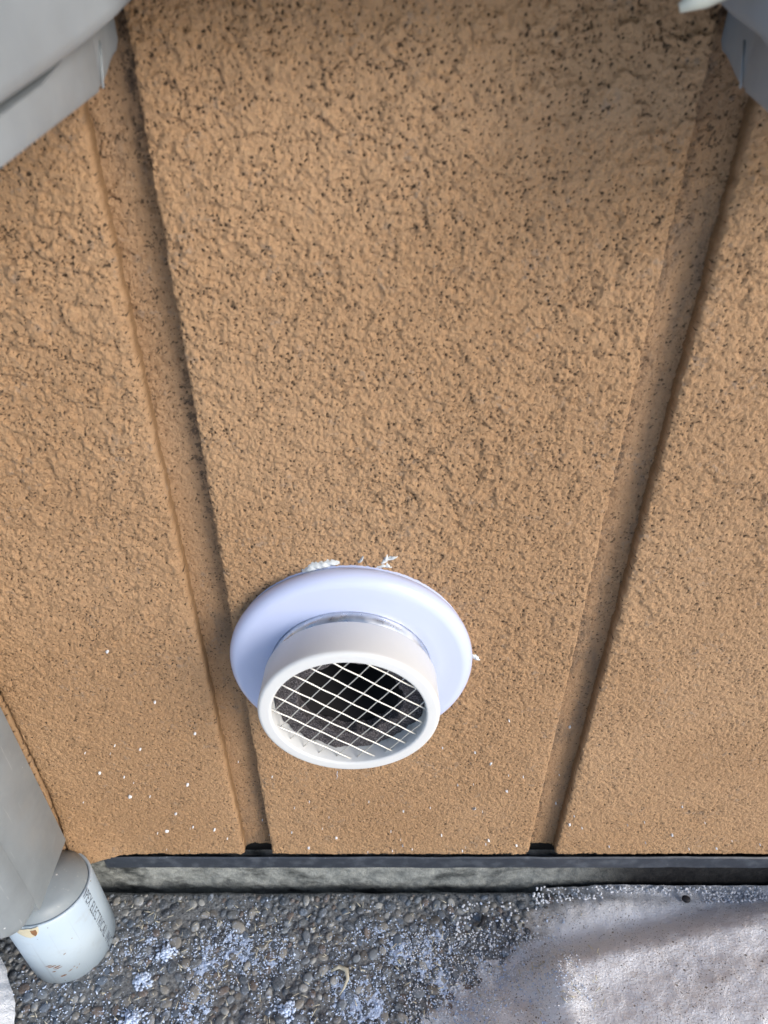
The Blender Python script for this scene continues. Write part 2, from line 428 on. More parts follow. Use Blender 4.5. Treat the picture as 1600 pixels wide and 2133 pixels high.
def panel(x0, x1, fine=.0011, edge_seed=0):
    xs = nonuni(x0, x1, fine, -.46, .46, .02); zs = nonuni(ZB, ZT, fine, ZB, .90, .10)
    # two extra columns/rows turn the edges back into the groove
    X, Z = np.meshgrid(xs, zs, indexing='ij')
    rel, dirt = surface(X, Z)
    ed = np.minimum(np.abs(X - x0), np.abs(x1 - X)); eb = np.abs(Z - ZB)
    Y = -rel + .0018 * np.exp(-ed / .0016) + .0009 * np.exp(-eb / .0012)
    jl = .0011 * (fbm(Z[0], Z[0] * 0 + edge_seed, .006, 1, 3) - .5) * 2; jr = .0011 * (fbm(Z[0], Z[0] * 0 + edge_seed + 5, .006, 3, 3) - .5) * 2
    X = X + jl[None, :] * np.exp(-np.abs(X - x0) / .004) + jr[None, :] * np.exp(-np.abs(X - x1) / .004)
    jb = .0012 * (fbm(X[:, 0], X[:, 0] * 0 + edge_seed, .007, 2, 3) - .5) * 2 + .0010 * (vnoise(X[:, 0], X[:, 0] * 0, .0022, 4) - .5)
    Z = Z + jb[:, None] * np.exp(-eb / .003)
    # the corner by the seam has swollen and curls outwards
    sw = np.exp(-((X - SEAM) / .035) ** 2 - ((Z - ZB) / .07) ** 2)
    Y = Y - .014 * sw; Z = Z - .009 * np.exp(-((X - SEAM) / .014) ** 2 - ((Z - ZB) / .03) ** 2)
    G = np.stack([X, Y, Z], -1)
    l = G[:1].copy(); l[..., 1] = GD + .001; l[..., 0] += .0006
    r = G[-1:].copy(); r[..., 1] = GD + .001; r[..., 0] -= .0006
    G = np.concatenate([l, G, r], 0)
    b = G[:, :1].copy(); b[..., 1] = GD + .001; b[..., 2] += .0005
    G = np.concatenate([b, G], 1)
    nu, nv = G.shape[:2]
    G[..., 2] -= ZB
    dirt = np.pad(dirt, ((1, 1), (1, 0)))
    F = gridfaces(nu, nv); P = G.reshape(-1, 3)
    cen = P[F].mean(1)      # the duct passes through a hole in the middle panel
    F = F[np.hypot(cen[:, 0] - VX, cen[:, 2] + ZB - VZ) > .066]
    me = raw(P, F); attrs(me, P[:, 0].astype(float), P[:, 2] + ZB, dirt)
    side_shade = np.zeros((nu, nv), np.float32); side_shade[0] = 1; side_shade[-1] = 1  # outer columns carry the painted groove shade
    me.attributes.new('cut', 'FLOAT', 'POINT').data.foreach_set('value', side_shade.ravel())
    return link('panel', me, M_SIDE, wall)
PER, PW = .305, .2752
centre_x0, centre_x1 = -.1200, .1552
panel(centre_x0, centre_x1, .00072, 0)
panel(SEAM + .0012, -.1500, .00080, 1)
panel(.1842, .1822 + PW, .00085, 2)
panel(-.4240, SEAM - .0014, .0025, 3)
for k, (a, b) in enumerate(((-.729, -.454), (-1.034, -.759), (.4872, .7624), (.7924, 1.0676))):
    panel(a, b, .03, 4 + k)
def groove(x0, x1, seed):
    xs = np.linspace(x0 - .002, x1 + .002, 44); zs = nonuni(ZB, ZT, .0009, ZB, .90, .1)
    X, Z = np.meshgrid(xs, zs, indexing='ij')
    hs, dirt = surface(X + .7, Z, .6)
    Y = GD - hs + .0006 * (fbm(X, Z * .3, .01, 2) - .5)
    jb = .004 * (fbm(X[:, 0], X[:, 0] * 0 + seed, .004, 1, 3) - .5)
    tt = (X[:, 0] - x0) / (x1 - x0)
    Z = Z + (jb - .0075 + .004 * (1 - (2 * tt - 1) ** 4))[:, None] * np.exp(-(Z - ZB) / .01)
    G = np.stack([X, Y, Z - ZB], -1)
    b = G[:, :1].copy(); b[..., 1] += .006
    G = np.concatenate([b, G], 1)
    P = G.reshape(-1, 3); me = raw(P, gridfaces(*G.shape[:2])); attrs(me, P[:, 0] + .7, P[:, 2] + ZB, np.pad(dirt, ((0, 0), (1, 0))))
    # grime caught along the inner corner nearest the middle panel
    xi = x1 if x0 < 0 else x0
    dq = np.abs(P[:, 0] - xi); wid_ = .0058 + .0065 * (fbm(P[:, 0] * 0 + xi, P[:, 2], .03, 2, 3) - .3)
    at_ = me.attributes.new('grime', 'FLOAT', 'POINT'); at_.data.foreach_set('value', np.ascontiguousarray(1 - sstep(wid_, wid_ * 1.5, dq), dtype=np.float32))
    link('groove_channel', me, M_GROOVE, wall)
for k, (a, b) in enumerate(((-.150, -.120), (.1552, .1842), (-.454, -.424), (.4574, .4872), (-.759, -.729), (.7624, .7924))):
    groove(a, b, k)
# thin backing board closes the wall behind the panels
for a_, b_, c_, d_ in ((-1.034, VX - .06, .004, ZT - ZB), (VX + .06, 1.0676, .004, ZT - ZB), (VX - .06, VX + .06, .004, VZ - ZB - .06), (VX - .06, VX + .06, VZ - ZB + .06, ZT - ZB)):
    link('sheathing', frombm(boxbm(a_, b_, GD + .014, GD + .02, c_, d_)), M_FELT, wall, False)
# flashing along the bottom
bm = bmesh.new()
nx = 240; prof = [(-.0008, -.0010), (-.0022, -.0022), (-.0024, -.0205), (-.0012, -.0225), (.016, -.0225)]
xs = np.concatenate([np.linspace(-.302, .5, 230), np.linspace(.52, 1.06, 10)])
V = [];
for x in xs:
    jz = .0008 * (fbm(np.array([x]), np.array([.3]), .06, 1)[0] - .5) * 2; jy = .0006 * (fbm(np.array([x]), np.array([.9]), .03, 2)[0] - .5) * 2
    for (y, z) in prof: V.append((x, y + jy, z + jz - .0016))
me = raw(np.array(V), gridfaces(len(xs), len(prof)))
smoothbyangle(me, 30); link('flashing', me, M_FLASH, wall, False)
link('felt_strip', frombm(boxbm(-.302, 1.06, .0175, .021, -.034, .012)), M_FELT, wall, False)

# ------------------------------------------------------------------ foundation
xs = nonuni(-1.1, 1.1, .0025, -.45, .45, .05); zs = np.linspace(-.06, ZB - .0215, 46)
X, Z = np.meshgrid(xs, zs, indexing='ij')
Y = .012 - .0045 * (fbm(X, Z, .03, 1, 4) - .5) - .002 * (vnoise(X, Z, .006, 3) - .5)
G = np.stack([X, Y, Z], -1)
t_ = G[:, -1:].copy(); t_[..., 1] += .03; G = np.concatenate([G, t_], 1)
fo = link('foundation', raw(G.reshape(-1, 3), gridfaces(*G.shape[:2])), M_CONC)
tag(fo, 'stained rough concrete foundation strip below the dark flashing', 'foundation')

# ------------------------------------------------------------------ ground
gap = lambda x: .0020 - .004 * fbm(x, x * 0, .05, 2, 3) * 1.2 + .001 * (vnoise(x, x * 0, .008, 1) - .5)
xs = nonuni(-1.1, 1.1, .004, -.5, .5, .05)
ts = np.concatenate([np.linspace(0, .20, 60), np.linspace(.23, .75, 10)])
X, T = np.meshgrid(xs, ts, indexing='ij')
Yg = gap(X) - T
Zg = .0022 * (fbm(X, Yg, .02, 0, 3) - .5) - .002 * np.exp(-T / .002)
G = np.stack([X, Yg, Zg], -1)
e = G[:, :1].copy(); e[..., 2] -= .04; e[..., 1] += .001
G = np.concatenate([e, G], 1)
patio = link('patio', raw(G.reshape(-1, 3), gridfaces(*G.shape[:2], flip=True)), M_MORTAR)
tag(patio, 'exposed aggregate concrete patio slab along the foundation', None, None, 'structure')
yard = link('ground', frombm(boxbm(-60, 60, -90, 30, -.30, -.045)), M_SNOW, None, False)
tag(yard, 'snow covered ground', None, None, 'structure')

# where the snow bank covers the slab
def bank_edge(Y): return .165 + (.035 - .165) * np.clip((-Y - .02) / .109, -.3, 1.6)
def bank(X, Y):
    e = X - bank_edge(Y) + .05 * (fbm(X, Y, .05, 3, 3) - .5)
    thin = .008 * sstep(-.075, .07, e) + .006 * (fbm(X, Y, .010, 2, 3) - .5) * (1 - sstep(.0, .09, e)) * sstep(-.09, -.03, e)
    # runnel line from (.17,-.0525) to (.44,-.002); snow rises on the camera side of it
    d = -(Y - (-.0525 + (X - .171) * .189))
    rise = sstep(-.004, .045, d) * .030 * sstep(.02, .13, e) + sstep(.03, .14, d) * .022 * sstep(.05, .25, e)
    ridge = .009 * np.exp(-((X - .178 - .05 * (Y + .1)) / .016) ** 2) * sstep(-.055, -.085, Y)
    hump = .007 * np.exp(-((X - .245) / .05) ** 2 - ((Y + .018) / .012) ** 2)
    back = -.003 * sstep(-.03, -.002, Y) * sstep(.15, .2, X)
    lump = .006 * (fbm(X, Y, .03, 1, 3) - .5) * sstep(0, .08, e) + .0016 * (fbm(X, Y, .008, 4, 3) - .5) * sstep(-.03, .03, e)
    cutw = .014 * (1 - sstep(.160, .190, X)) * sstep(-.022, -.006, Y)
    return -.0065 - cutw + thin + rise + ridge + hump + back + lump + .004 * sstep(-.02, .06, e)

# pebbles set in the slab
def peb_mesh(seed, sub=2):
    bm = bmesh.new(); bmesh.ops.create_icosphere(bm, subdivisions=sub, radius=1)
    off = Vector((seed * 3.7, seed * 1.3, seed * .7))
    for v in bm.verts:
        n = mnoise.noise(v.co * .9 + off); v.co = v.co * (1 + .22 * n)
        v.co.z = max(min(v.co.z, .62), -.7)
    me = bpy.data.meshes.new('pebble'); bm.to_mesh(me); bm.free()
    me.polygons.foreach_set('use_smooth', np.ones(len(me.polygons), dtype=bool)); me.materials.append(M_PEB); return me
PM = [peb_mesh(i + 1, 2) for i in range(9)]
cell = {}; pebbles = []
def try_place(x, y, r):
    ci, cj = int(x // .016), int(y // .016)
    for i in range(ci - 1, ci + 2):
        for j in range(cj - 1, cj + 2):
            for (a, b, q) in cell.get((i, j), ()):
                if (a - x) ** 2 + (b - y) ** 2 < (.86 * (q + r)) ** 2: return False
    cell.setdefault((ci, cj), []).append((x, y, r)); pebbles.append((x, y, r)); return True
prng = np.random.default_rng(21)
for r0, r1, n in ((.0060, .0078, 60), (.0046, .0060, 900), (.0036, .0046, 4200), (.0024, .0036, 12000), (.0013, .0024, 22000)):
    for _ in range(n):
        x = prng.uniform(-.50, .30); y = prng.uniform(-.27, -.003); r = prng.uniform(r0, r1)
        if x - bank_edge(y) > .06: continue
        if (x + .338) ** 2 + (y + .0475) ** 2 < (.043 + r) ** 2: continue
        if y > -.002 - r: continue
        try_place(x, y, r)
def in_view(x, y): return -.38 < x < .1 and y > -.128 and bank(np.array([x]), np.array([y]))[0] < .001
vis = sorted([p for p in pebbles if in_view(p[0], p[1])], key=lambda p: -p[2])
single = set(vis[:300])
bV = []; bF = []; nb_ = 0
low = [peb_mesh(i + 31, 1) for i in range(5)]
lowc = []
for m_ in low:
    a = np.empty(len(m_.vertices) * 3, np.float32); m_.vertices.foreach_get('co', a)
    f = np.empty(len(m_.polygons) * 3, np.int32); m_.polygons.foreach_get('vertices', f); lowc.append((a.reshape(-1, 3), f.reshape(-1, 3)))
for k, (x, y, r) in enumerate(pebbles):
    sx, sy, sz = r * prng.uniform(1.0, 1.28), r * prng.uniform(.78, 1.0), r * prng.uniform(.55, .8)
    a = prng.uniform(0, 6.28); tx, ty = prng.normal(0, .16, 2)
    z = prng.uniform(-.0012, .0008) - .2 * r * .3
    if (x, y, r) in single:
        o = bpy.data.objects.new('pebble', PM[k % 9]); C.objects.link(o); o.parent = patio
        o.location = (x, y, z); o.rotation_euler = (tx, ty, a); o.scale = (sx, sy, sz)
    else:
        v, f = lowc[k % 5]; ca, sa = math.cos(a), math.sin(a)
        q = v * (sx, sy, sz); q = np.stack([q[:, 0] * ca - q[:, 1] * sa + x, q[:, 0] * sa + q[:, 1] * ca + y, q[:, 2] + tx * q[:, 0] * .5 + z], -1)
        bV.append(q); bF.append(f + nb_); nb_ += len(q)
sp = link('small_pebbles', raw(np.concatenate(bV), np.concatenate(bF)), M_PEB, patio); tag(sp, kind='stuff')

# snow bank at the right
xs = nonuni(-.08, 1.1, .0022, -.08, .46, .03); ys = nonuni(-.62, .006, .0022, -.17, .006, .03)
X, Y = np.meshgrid(xs, ys, indexing='ij')
Z = bank(X, Y)
far = sstep(-.17, -.5, Y) * .0
G = np.stack([X, Y, Z + far], -1)
P = G.reshape(-1, 3); F = gridfaces(*G.shape[:2]); cen = P[F].mean(1)
F = F[(cen[:, 2] > -.0075) & ((cen[:, 0] > .165) | (cen[:, 1] < gap(cen[:, 0]) - .002))]
sb = link('snow_bank', raw(P, F), M_DSNOW)
tag(sb, 'gritty white snow bank with brown specks against the foundation on the right', 'snow', None, 'stuff')

# snow mound beside the pipe
MC, MR = (-.487, -.178), .134
n1, n2 = 60, 260
a = np.linspace(0, 2 * np.pi, n2, endpoint=False); q = np.linspace(0, 1, n1)
A, Q = np.meshgrid(a, q, indexing='ij')
rag = 1 + .05 * (fbm(np.cos(A) * .1 + 1, np.sin(A) * .1 + 1, .05, 2, 4) - .5) * 2 + .012 * (vnoise(np.cos(A) * .1, np.sin(A) * .1, .003, 1) - .5)
RR = MR * (1 - (1 - Q) ** 2 * 1.0) * np.where(Q > .4, rag, 1)
X = MC[0] + RR * np.cos(A); Y = MC[1] + RR * np.sin(A)
Z = .046 * np.sqrt(np.clip(1 - (RR / (MR * 1.02 * rag)) ** 6, 0, 1)) - .003 + .005 * (fbm(X, Y, .02, 1, 3) - .5) + .002 * (fbm(X, Y, .006, 3, 2) - .5)
V = np.stack([X, Y, Z], -1).reshape(-1, 3)
i = np.arange(n2 * n1).reshape(n2, n1); j = np.roll(i, -1, 0)
F = np.stack([i[:, :-1], i[:, 1:], j[:, 1:], j[:, :-1]], -1).reshape(-1, 4)
sm = link('snow_mound', raw(V, F), M_SNOW)
tag(sm, 'clean rounded snow mound with ragged edge beside the pale pipe', 'snow', None, 'stuff')

# ------------------------------------------------------------------ loose crumbs (nobody could count them)
def crumbs(name, spots, mat, label, cat='frost', round_=False):
    """irregular little flakes: spots (x, y, z, size)"""
    base = []
    for s in range(6):
        bm = bmesh.new(); bmesh.ops.create_icosphere(bm, subdivisions=1, radius=1)
        for v in bm.verts:
            v.co *= 1 + (.3 if round_ else .9) * mnoise.noise(v.co * 1.6 + Vector((s * 5.1, 2.2, s)))
        bm.verts.ensure_lookup_table(); a = np.array([v.co[:] for v in bm.verts]); f = np.array([[v.index for v in fc.verts] for fc in bm.faces]); bm.free(); base.append((a, f))
    Vs, Fs, n = [], [], 0
    for k, (x, y, z, s) in enumerate(spots):
        a, f = base[k % 6]
        Mx = np.array(Matrix.Rotation(random.uniform(0, 6.28), 3, Vector((random.gauss(0, 1), random.gauss(0, 1), random.gauss(0, 1) + .01)).normalized()))
        q = (a * ((s, s * random.uniform(.75, 1), s * random.uniform(.7, 1)) if round_ else (s * random.uniform(.8, 1.5), s * random.uniform(.5, 1), s * random.uniform(.4, .8)))) @ Mx.T + (x, y, z)
        Vs.append(q); Fs.append(f + n); n += len(q)
    o = link(name, raw(np.concatenate(Vs), np.concatenate(Fs)), mat)
    return tag(o, label, cat, None, 'stuff')
spots = []
frng = np.random.default_rng(5)
while len(spots) < 7500:
    x = frng.uniform(-.40, .20); y = frng.uniform(-.16, -.01)
    if (x + .338) ** 2 + (y + .0475) ** 2 < .047 ** 2: continue
    dens = float(fbm(np.array([x]), np.array([y]), .035, 4, 3)[0]); dens = (dens - .30) * 2.4
    dens *= float(np.exp(-((x + .08) / .17) ** 2)) * .9 + .16
    dens *= float(sstep(-.018, -.055, y)) * .9 + .1
    if frng.random() > dens: continue
    s = frng.choice([.0005, .0007, .0010, .0015], p=[.40, .36, .18, .06]) * frng.uniform(.8, 1.2)
    spots.append((x, y, max(.0010, float(bank(np.array([x]), np.array([y]))[0])) + frng.uniform(-.0006, .0016), s))
crumbs('frost_crumbs', spots, M_FROST, 'bluish white frost crumbs scattered between the pebbles')
# thin frost lying between the stones
xs = np.arange(-.40, .20, .0010); ys = np.arange(-.165, -.012, .0010)
X, Y = np.meshgrid(xs, ys, indexing='ij')
dn = (fbm(X, Y, .035, 4, 3) - .44) * 2.2 * (np.exp(-((X + .07) / .16) ** 2) * .9 + .25) * (sstep(-.018, -.055, Y) * .9 + .1)
Z = -.0022 + .0055 * np.clip(dn, -.3, .42) + .0042 * (fbm(X, Y, .0045, 2, 3) - .5) + .0012 * (vnoise(X, Y, .0014, 1) - .5)
P = np.stack([X, Y, Z], -1).reshape(-1, 3); F = gridfaces(*X.shape); cen = P[F].mean(1)
F = F[(cen[:, 2] > -.0016) & (np.hypot(cen[:, 0] - -.338, cen[:, 1] + .049) > .0455)]
tag(link('frost', raw(P, F), M_FROST), 'thin bluish frost filling the gaps between the pebbles', 'frost', None, 'stuff')
# small snow clumps
def clump(name, x, y, r, h, label):
    sp_ = []
    for _ in range(90):
        a = frng.uniform(0, 6.28); q = abs(frng.normal(0, .5)) * r
        sp_.append((x + q * math.cos(a) * 1.2, y + q * math.sin(a), .001 + h * max(0, 1 - q / r) * frng.uniform(.5, 1), frng.uniform(.0012, .0026)))
    o = crumbs(name, sp_, M_FROST, label, 'snow'); return o
clump('snow_clump', -.2319, -.064, .011, .004, 'small snow clump on the pebbles, nearest the foundation')
clump('snow_clump', -.2506, -.090, .009, .003, 'small snow clump on the pebbles, beside the pale pipe foot')
clump('snow_clump', -.098, -.118, .010, .004, 'small snow clump on the pebbles at the bottom centre edge')
clump('snow_clump', -.252, -.128, .014, .006, 'snow clump on the pebbles cut by the bottom edge, left of centre')
# hail-like snow grains along the foundation
sp_ = []
for (x0, x1, y0, y1, n) in ((.168, .245, -.014, -.003, 90), (.36, .43, -.016, -.002, 200), (.245, .36, -.005, .002, 50), (.07, .17, -.06, -.012, 120), (.02, .20, -.13, -.045, 1500), (.17, .43, -.002, .004, 90)):
    for _ in range(n):
        x = frng.uniform(x0, x1); y = frng.uniform(y0, y1); z = float(bank(np.array([x]), np.array([y]))[0])
        sp_.append((x, y, max(z, 0.0) + .0012 + frng.uniform(0, .0022), (frng.uniform(.0009, .0019) if n < 500 else frng.uniform(.0004, .0011))))
crumbs('snow_grains', sp_, M_SNOW, 'round white snow grains heaped along the foundation on the right', 'snow', True)
# chaff
def chaff():
    Vs, Fs, n = [], [], 0
    for _ in range(260):
        x = frng.uniform(-.36, .22); y = frng.uniform(-.15, -.012); L = frng.uniform(.0012, .0042); a = frng.uniform(0, 6.28)
        if (x + .338) ** 2 + (y + .0475) ** 2 < .05 ** 2: continue
        z = max(.003, float(bank(np.array([x]), np.array([y]))[0]) + .001) + frng.uniform(0, .0015)
        d = np.array([math.cos(a), math.sin(a), frng.normal(0, .2)]) * L; pz = np.array([-math.sin(a), math.cos(a), 0]) * frng.uniform(.00025, .0005)
        c = np.array([x, y, z]); u = np.array([0, 0, .0003])
        q = [c - d - pz, c + d - pz, c + d + pz, c - d + pz]; Vs += q + [v + u for v in q]
        Fs += [[n + i for i in f] for f in ((3, 2, 1, 0), (4, 5, 6, 7), (0, 1, 5, 4), (1, 2, 6, 5), (2, 3, 7, 6), (3, 0, 4, 7))]; n += 8
    o = link('straw_chaff', raw(np.array(Vs), np.array(Fs)), M_STRAW, None, False)
    return tag(o, 'pale straw chaff strewn over the pebbles and snow edge', 'chaff', None, 'stuff')
chaff()

# ------------------------------------------------------------------ vent
vent = tag(empty('exhaust_vent', (VX, 0, VZ)), 'round white wall vent with wide glossy flange and wire mesh cap', 'vent')
# wide flange with a fat rolled rim
prof = [(.0940, .0025), (.0955, -.0020)] + arc(.0880, -.0085, .0092, 45, -95, 14) + [(.0800, -.0170), (.0720, -.0168), (.0650, -.0172), (.0636, -.0165), (.0636, .0025)]
link('flange', lathe(prof, 160), M_FLANGE, vent)
# galvanised sleeve
link('sleeve', lathe([(.0634, .010), (.0634, -.0340), (.0618, -.0340), (.0618, .010)], 128, closed=True), M_GALV, vent)
# cap ring with rolled front rim
RO, RI = .0682, .0578
prof = [(.0645, -.0290), (.0652, -.0300), (.0668, -.0298), (.0673, -.0310), (.0681, -.0560)] + arc(RO - .0032, -.0588, .0032, 0, -90, 6) + [(RI + .0022, -.0620)] + arc(RI + .0018, -.0602, .0018, -90, -180, 4) + [(RI, -.0500), (RI + .0012, -.0300), (RI + .003, -.0290)]
link('cap', lathe(prof, 160, closed=True), M_CAP, vent)
# wire mesh just inside the rim
ang = R(-37.0); SP = .0139
ux, uz = math.cos(ang), math.sin(ang)
rmesh = RI + .0012
for fam in (0, 1):
    dx, dz = (ux, uz) if fam == 0 else (-uz, ux)
    nx_, nz_ = -dz, dx
    offs = [(-3.5 + k + (.15 if fam == 0 else -.1)) * SP for k in range(8)] if fam == 0 else [(-4 + k + .22) * SP for k in range(9)]
    for o_ in offs:
        if abs(o_) > rmesh - .003: continue
        L = math.sqrt(rmesh ** 2 - o_ ** 2)
        y = -.0575 if fam == 0 else -.0565
        pts = []
        for t in np.linspace(-1, 1, 13):
            bend = .0005 * math.sin(t * L / SP * math.pi + (o_ / SP) * math.pi)
            pts.append((nx_ * o_ + dx * L * t, y + bend * (.5 if fam else -.5), nz_ * o_ + dz * L * t))
        link('mesh_wire', tube(pts, .00056 if fam == 0 else .00046, 8), M_WIRE if fam == 0 else M_WIRE2, vent)
# liner, foam and dark duct behind the mesh
def jag(a, r, t):
    return r * (1 + .012 * np.sin(a * 23) * np.sin(a * 7)), t
link('duct_liner', lathe([(RI + .0006, -.054), (.0584, -.030), (.0575, -.004), (.0560, .004)], 96, mod=jag), M_FOIL, vent)
n2, n1 = 200, 16
A, Q = np.meshgrid(np.linspace(0, 2 * np.pi, n2, endpoint=False), np.linspace(0, 1, n1), indexing='ij')
ca, sa = np.cos(A), np.sin(A)
ro = .0572 - .004 * fbm(ca * .1 + 1, sa * .1 + 1, .012, 3, 3) * Q * 0; ri = .0405 + .006 * (fbm(ca * .1 + 2, sa * .1, .02, 2, 3) - .5)
rr = np.where(Q < .5, ro + (ri - ro) * Q * 2, ri)
yy = -.047 + .012 * sstep(.45, 1.0, Q) + .004 * (fbm(ca * rr + .5, sa * rr + .5, .008, 1, 3) - .5) * (1 - Q * .5) + .010 * (fbm(ca * .1 + 3, sa * .1, .016, 4, 3) - .4) * (1 - Q)
V = np.stack([rr * ca, yy, rr * sa], -1).reshape(-1, 3); i = np.arange(n2 * n1).reshape(n2, n1); j = np.roll(i, -1, 0)
link('foam_lining', raw(V, np.stack([i[:, :-1], j[:, :-1], j[:, 1:], i[:, 1:]], -1).reshape(-1, 4)), M_FOAM, vent)
link('duct', lathe([(.0435, -.036), (.0400, -.030), (.0400, .16), (.0001, .161)], 64), M_BLACK, vent)

# caulk smears on the siding round the flange
def smear(name, pts, wid, label, th=.0016):
    """ragged ribbon of caulk on the wall, pts (x, z)"""
    n = 34; P = np.array(pts); t = np.linspace(0, len(P) - 1, n); xs_ = np.interp(t, range(len(P)), P[:, 0]); zs_ = np.interp(t, range(len(P)), P[:, 1])
    tx = np.gradient(xs_); tz = np.gradient(zs_); ln = np.hypot(tx, tz); nxx, nzz = -tz / ln, tx / ln
    env = np.sin(np.linspace(.12, math.pi - .12, n)) ** .6
    V = []; m = 9
    for i in range(n):
        for k in range(m):
            s = (k / (m - 1) - .5) * 2
            jitter = 1 + 1.1 * (vnoise(np.array([xs_[i] * 3 + s * .01]), np.array([zs_[i] * 3 + s]), .004, 2)[0] - .5)
            wv = wid * env[i] * jitter * s
            h = th * (1 - s * s) * env[i] * (.5 + vnoise(np.array([xs_[i] + s * .003]), np.array([zs_[i]]), .0025, 3)[0])
            V.append((xs_[i] + nxx[i] * wv, -.0002 - h if abs(s) < 1 else .0008, zs_[i] + nzz[i] * wv))
    me = raw(np.array(V), gridfaces(n, m)); c = np.mean(V, 0); me.transform(Matrix.Translation(Vector(-c)))
    o = link(name, me, M_CAULK); o.location = Vector(c); return tag(o, label, 'caulk')
smear('caulk_smear', [(-.0605, .4815), (-.0520, .4866), (-.0430, .4893), (-.0325, .4905)], .0034, 'thick grey white caulk smear above the flange, left of its top', .0028)
smear('caulk_smear', [(-.0190, .4905), (-.0165, .4935), (-.0150, .4965)], .0011, 'tiny caulk fleck above the flange, between the two larger smears')
smear('caulk_smear', [(-.0060, .4862), (.0000, .4880), (.0060, .4862)], .0018, 'flat caulk smear touching the flange edge, right of its top')
smear('caulk_smear', [(-.0020, .4895), (.0012, .4932), (.0022, .4985)], .0017, 'upright branch shaped caulk fleck above the flange')
smear('caulk_smear', [(.0012, .4938), (.0060, .4945), (.0100, .4968)], .0015, 'slanting caulk fleck at the upper right of the branch shaped one')
smear('caulk_smear', [(.0712, .3930), (.0740, .3895), (.0785, .3862)], .0020, 'small white caulk flap at the right edge of the flange')
# stray fibre under the cap
o = link('stray_fibre', tube([(-.0440, -.0011, .2335), (-.0448, -.0016, .2290), (-.0442, -.0014, .2250), (-.0455, -.0015, .2215)], .00022, 5), M_FROST)
tag(o, 'thin pale fibre stuck to the siding under the vent cap', 'fibre')

# white flecks stuck to the lower siding
Vs, Fs, n = [], [], 0
fl = [(-.225, .397), (-.1982, .333), (-.2241, .2664), (-.2246, .1282), (-.128, .362), (-.19, .21), (-.27, .23), (-.25, .19), (-.21, .16), (-.175, .13), (.10, .245), (.12, .20), (.09, .17), (.06, .12), (.11, .11), (-.05, .115), (.02, .10), (.172, .28), (.177, .155), (.19, .14), (.30, .12), (-.08, .095), (.14, .10), (-.17, .29)]
for _ in range(60): fl.append((frng.uniform(-.32, .40), ZB + abs(frng.normal(0, .10)) + .004))
for k, (x, z) in enumerate(fl):
    if -.152 < x < -.118 or .153 < x < .184: yb = GD
    else: yb = 0
    if (x - VX) ** 2 + (z - VZ) ** 2 < .105 ** 2: continue
    s = frng.uniform(.0009, .0020) if k < 24 else frng.uniform(.0003, .0008)
    m = 7; an = np.sort(frng.uniform(0, 6.28, m)); rad = s * frng.uniform(.4, 1.3, m)
    for lay, yy_ in ((0, yb - .0016), (1, yb + .0006)):
        for q in range(m): Vs.append((x + rad[q] * math.cos(an[q]), yy_, z + rad[q] * math.sin(an[q]) * 1.2))
    Vs.append((x, yb - .0021, z))
    for q in range(m):
        Fs.append((n + q, n + (q + 1) % m, n + 2 * m)); Fs.append((n + q, n + m + q, n + m + (q + 1) % m)); Fs.append((n + q, n + m + (q + 1) % m, n + (q + 1) % m))
    n += 2 * m + 1
o = link('snow_flecks', raw(np.array(Vs), np.array(Fs)), M_SNOW); tag(o, 'tiny white flecks stuck to the lower siding', 'flecks', None, 'stuff')

# ------------------------------------------------------------------ conduit pipe
PX, PY, PR, PZ = -.338, -.0490, .0445, .122
pipe = tag(empty('conduit_pipe', (PX, PY, -.004)), 'pale blue white conduit pipe with printed lettering standing on the pebbles', 'pipe')
zt = PZ + .004
def cut(a, r, t):      # the pipe was sawn off at a slant, lower on the wall side
    return r + 0 * a, np.where(t > zt * .6, t - .010 * (1 + np.sin(a)), t + 0 * a)
link('tube', lathe([(PR, 0), (PR, zt * .5), (PR, zt - .0015), (PR - .001, zt), (PR - .003, zt), (PR - .0035, zt - .01), (PR - .0035, 0)], 128, 'Z', closed=True, mod=cut), M_PIPE, pipe)
def wrap(u, z, off=.00025):
    """angle u (deg, 0 = +x, -90 = towards camera), height above pipe foot"""
    a = R(u); return ((PR + off) * math.cos(a), (PR + off) * math.sin(a), z)
cu = bpy.data.curves.new('t', 'FONT'); cu.body = 'IPEX ELECTRICAL INC'; cu.size = .0135; cu.align_x = 'LEFT'; cu.space_character = 1.12
tmp = bpy.data.objects.new('t', cu); C.objects.link(tmp)
bpy.context.view_layer.update()
dg = bpy.context.evaluated_depsgraph_get()
me = bpy.data.meshes.new_from_object(tmp.evaluated_get(dg)); bpy.data.objects.remove(tmp)
bm = bmesh.new(); bm.from_mesh(me)
bmesh.ops.triangulate(bm, faces=bm.faces[:])
bmesh.ops.subdivide_edges(bm, edges=[e for e in bm.edges if e.calc_length() > .002], cuts=2)
wtext = max(v.co.x for v in bm.verts)
TS = .110 / wtext
for v in bm.verts:
    along, up = v.co.x * TS, v.co.y
    v.co = Vector(wrap(-9 + math.degrees((up - .004) / PR), .118 - along))
bm.to_mesh(me); bm.free(); me.materials.clear()
tx = link('printed_lettering', me, M_INK, pipe, False)
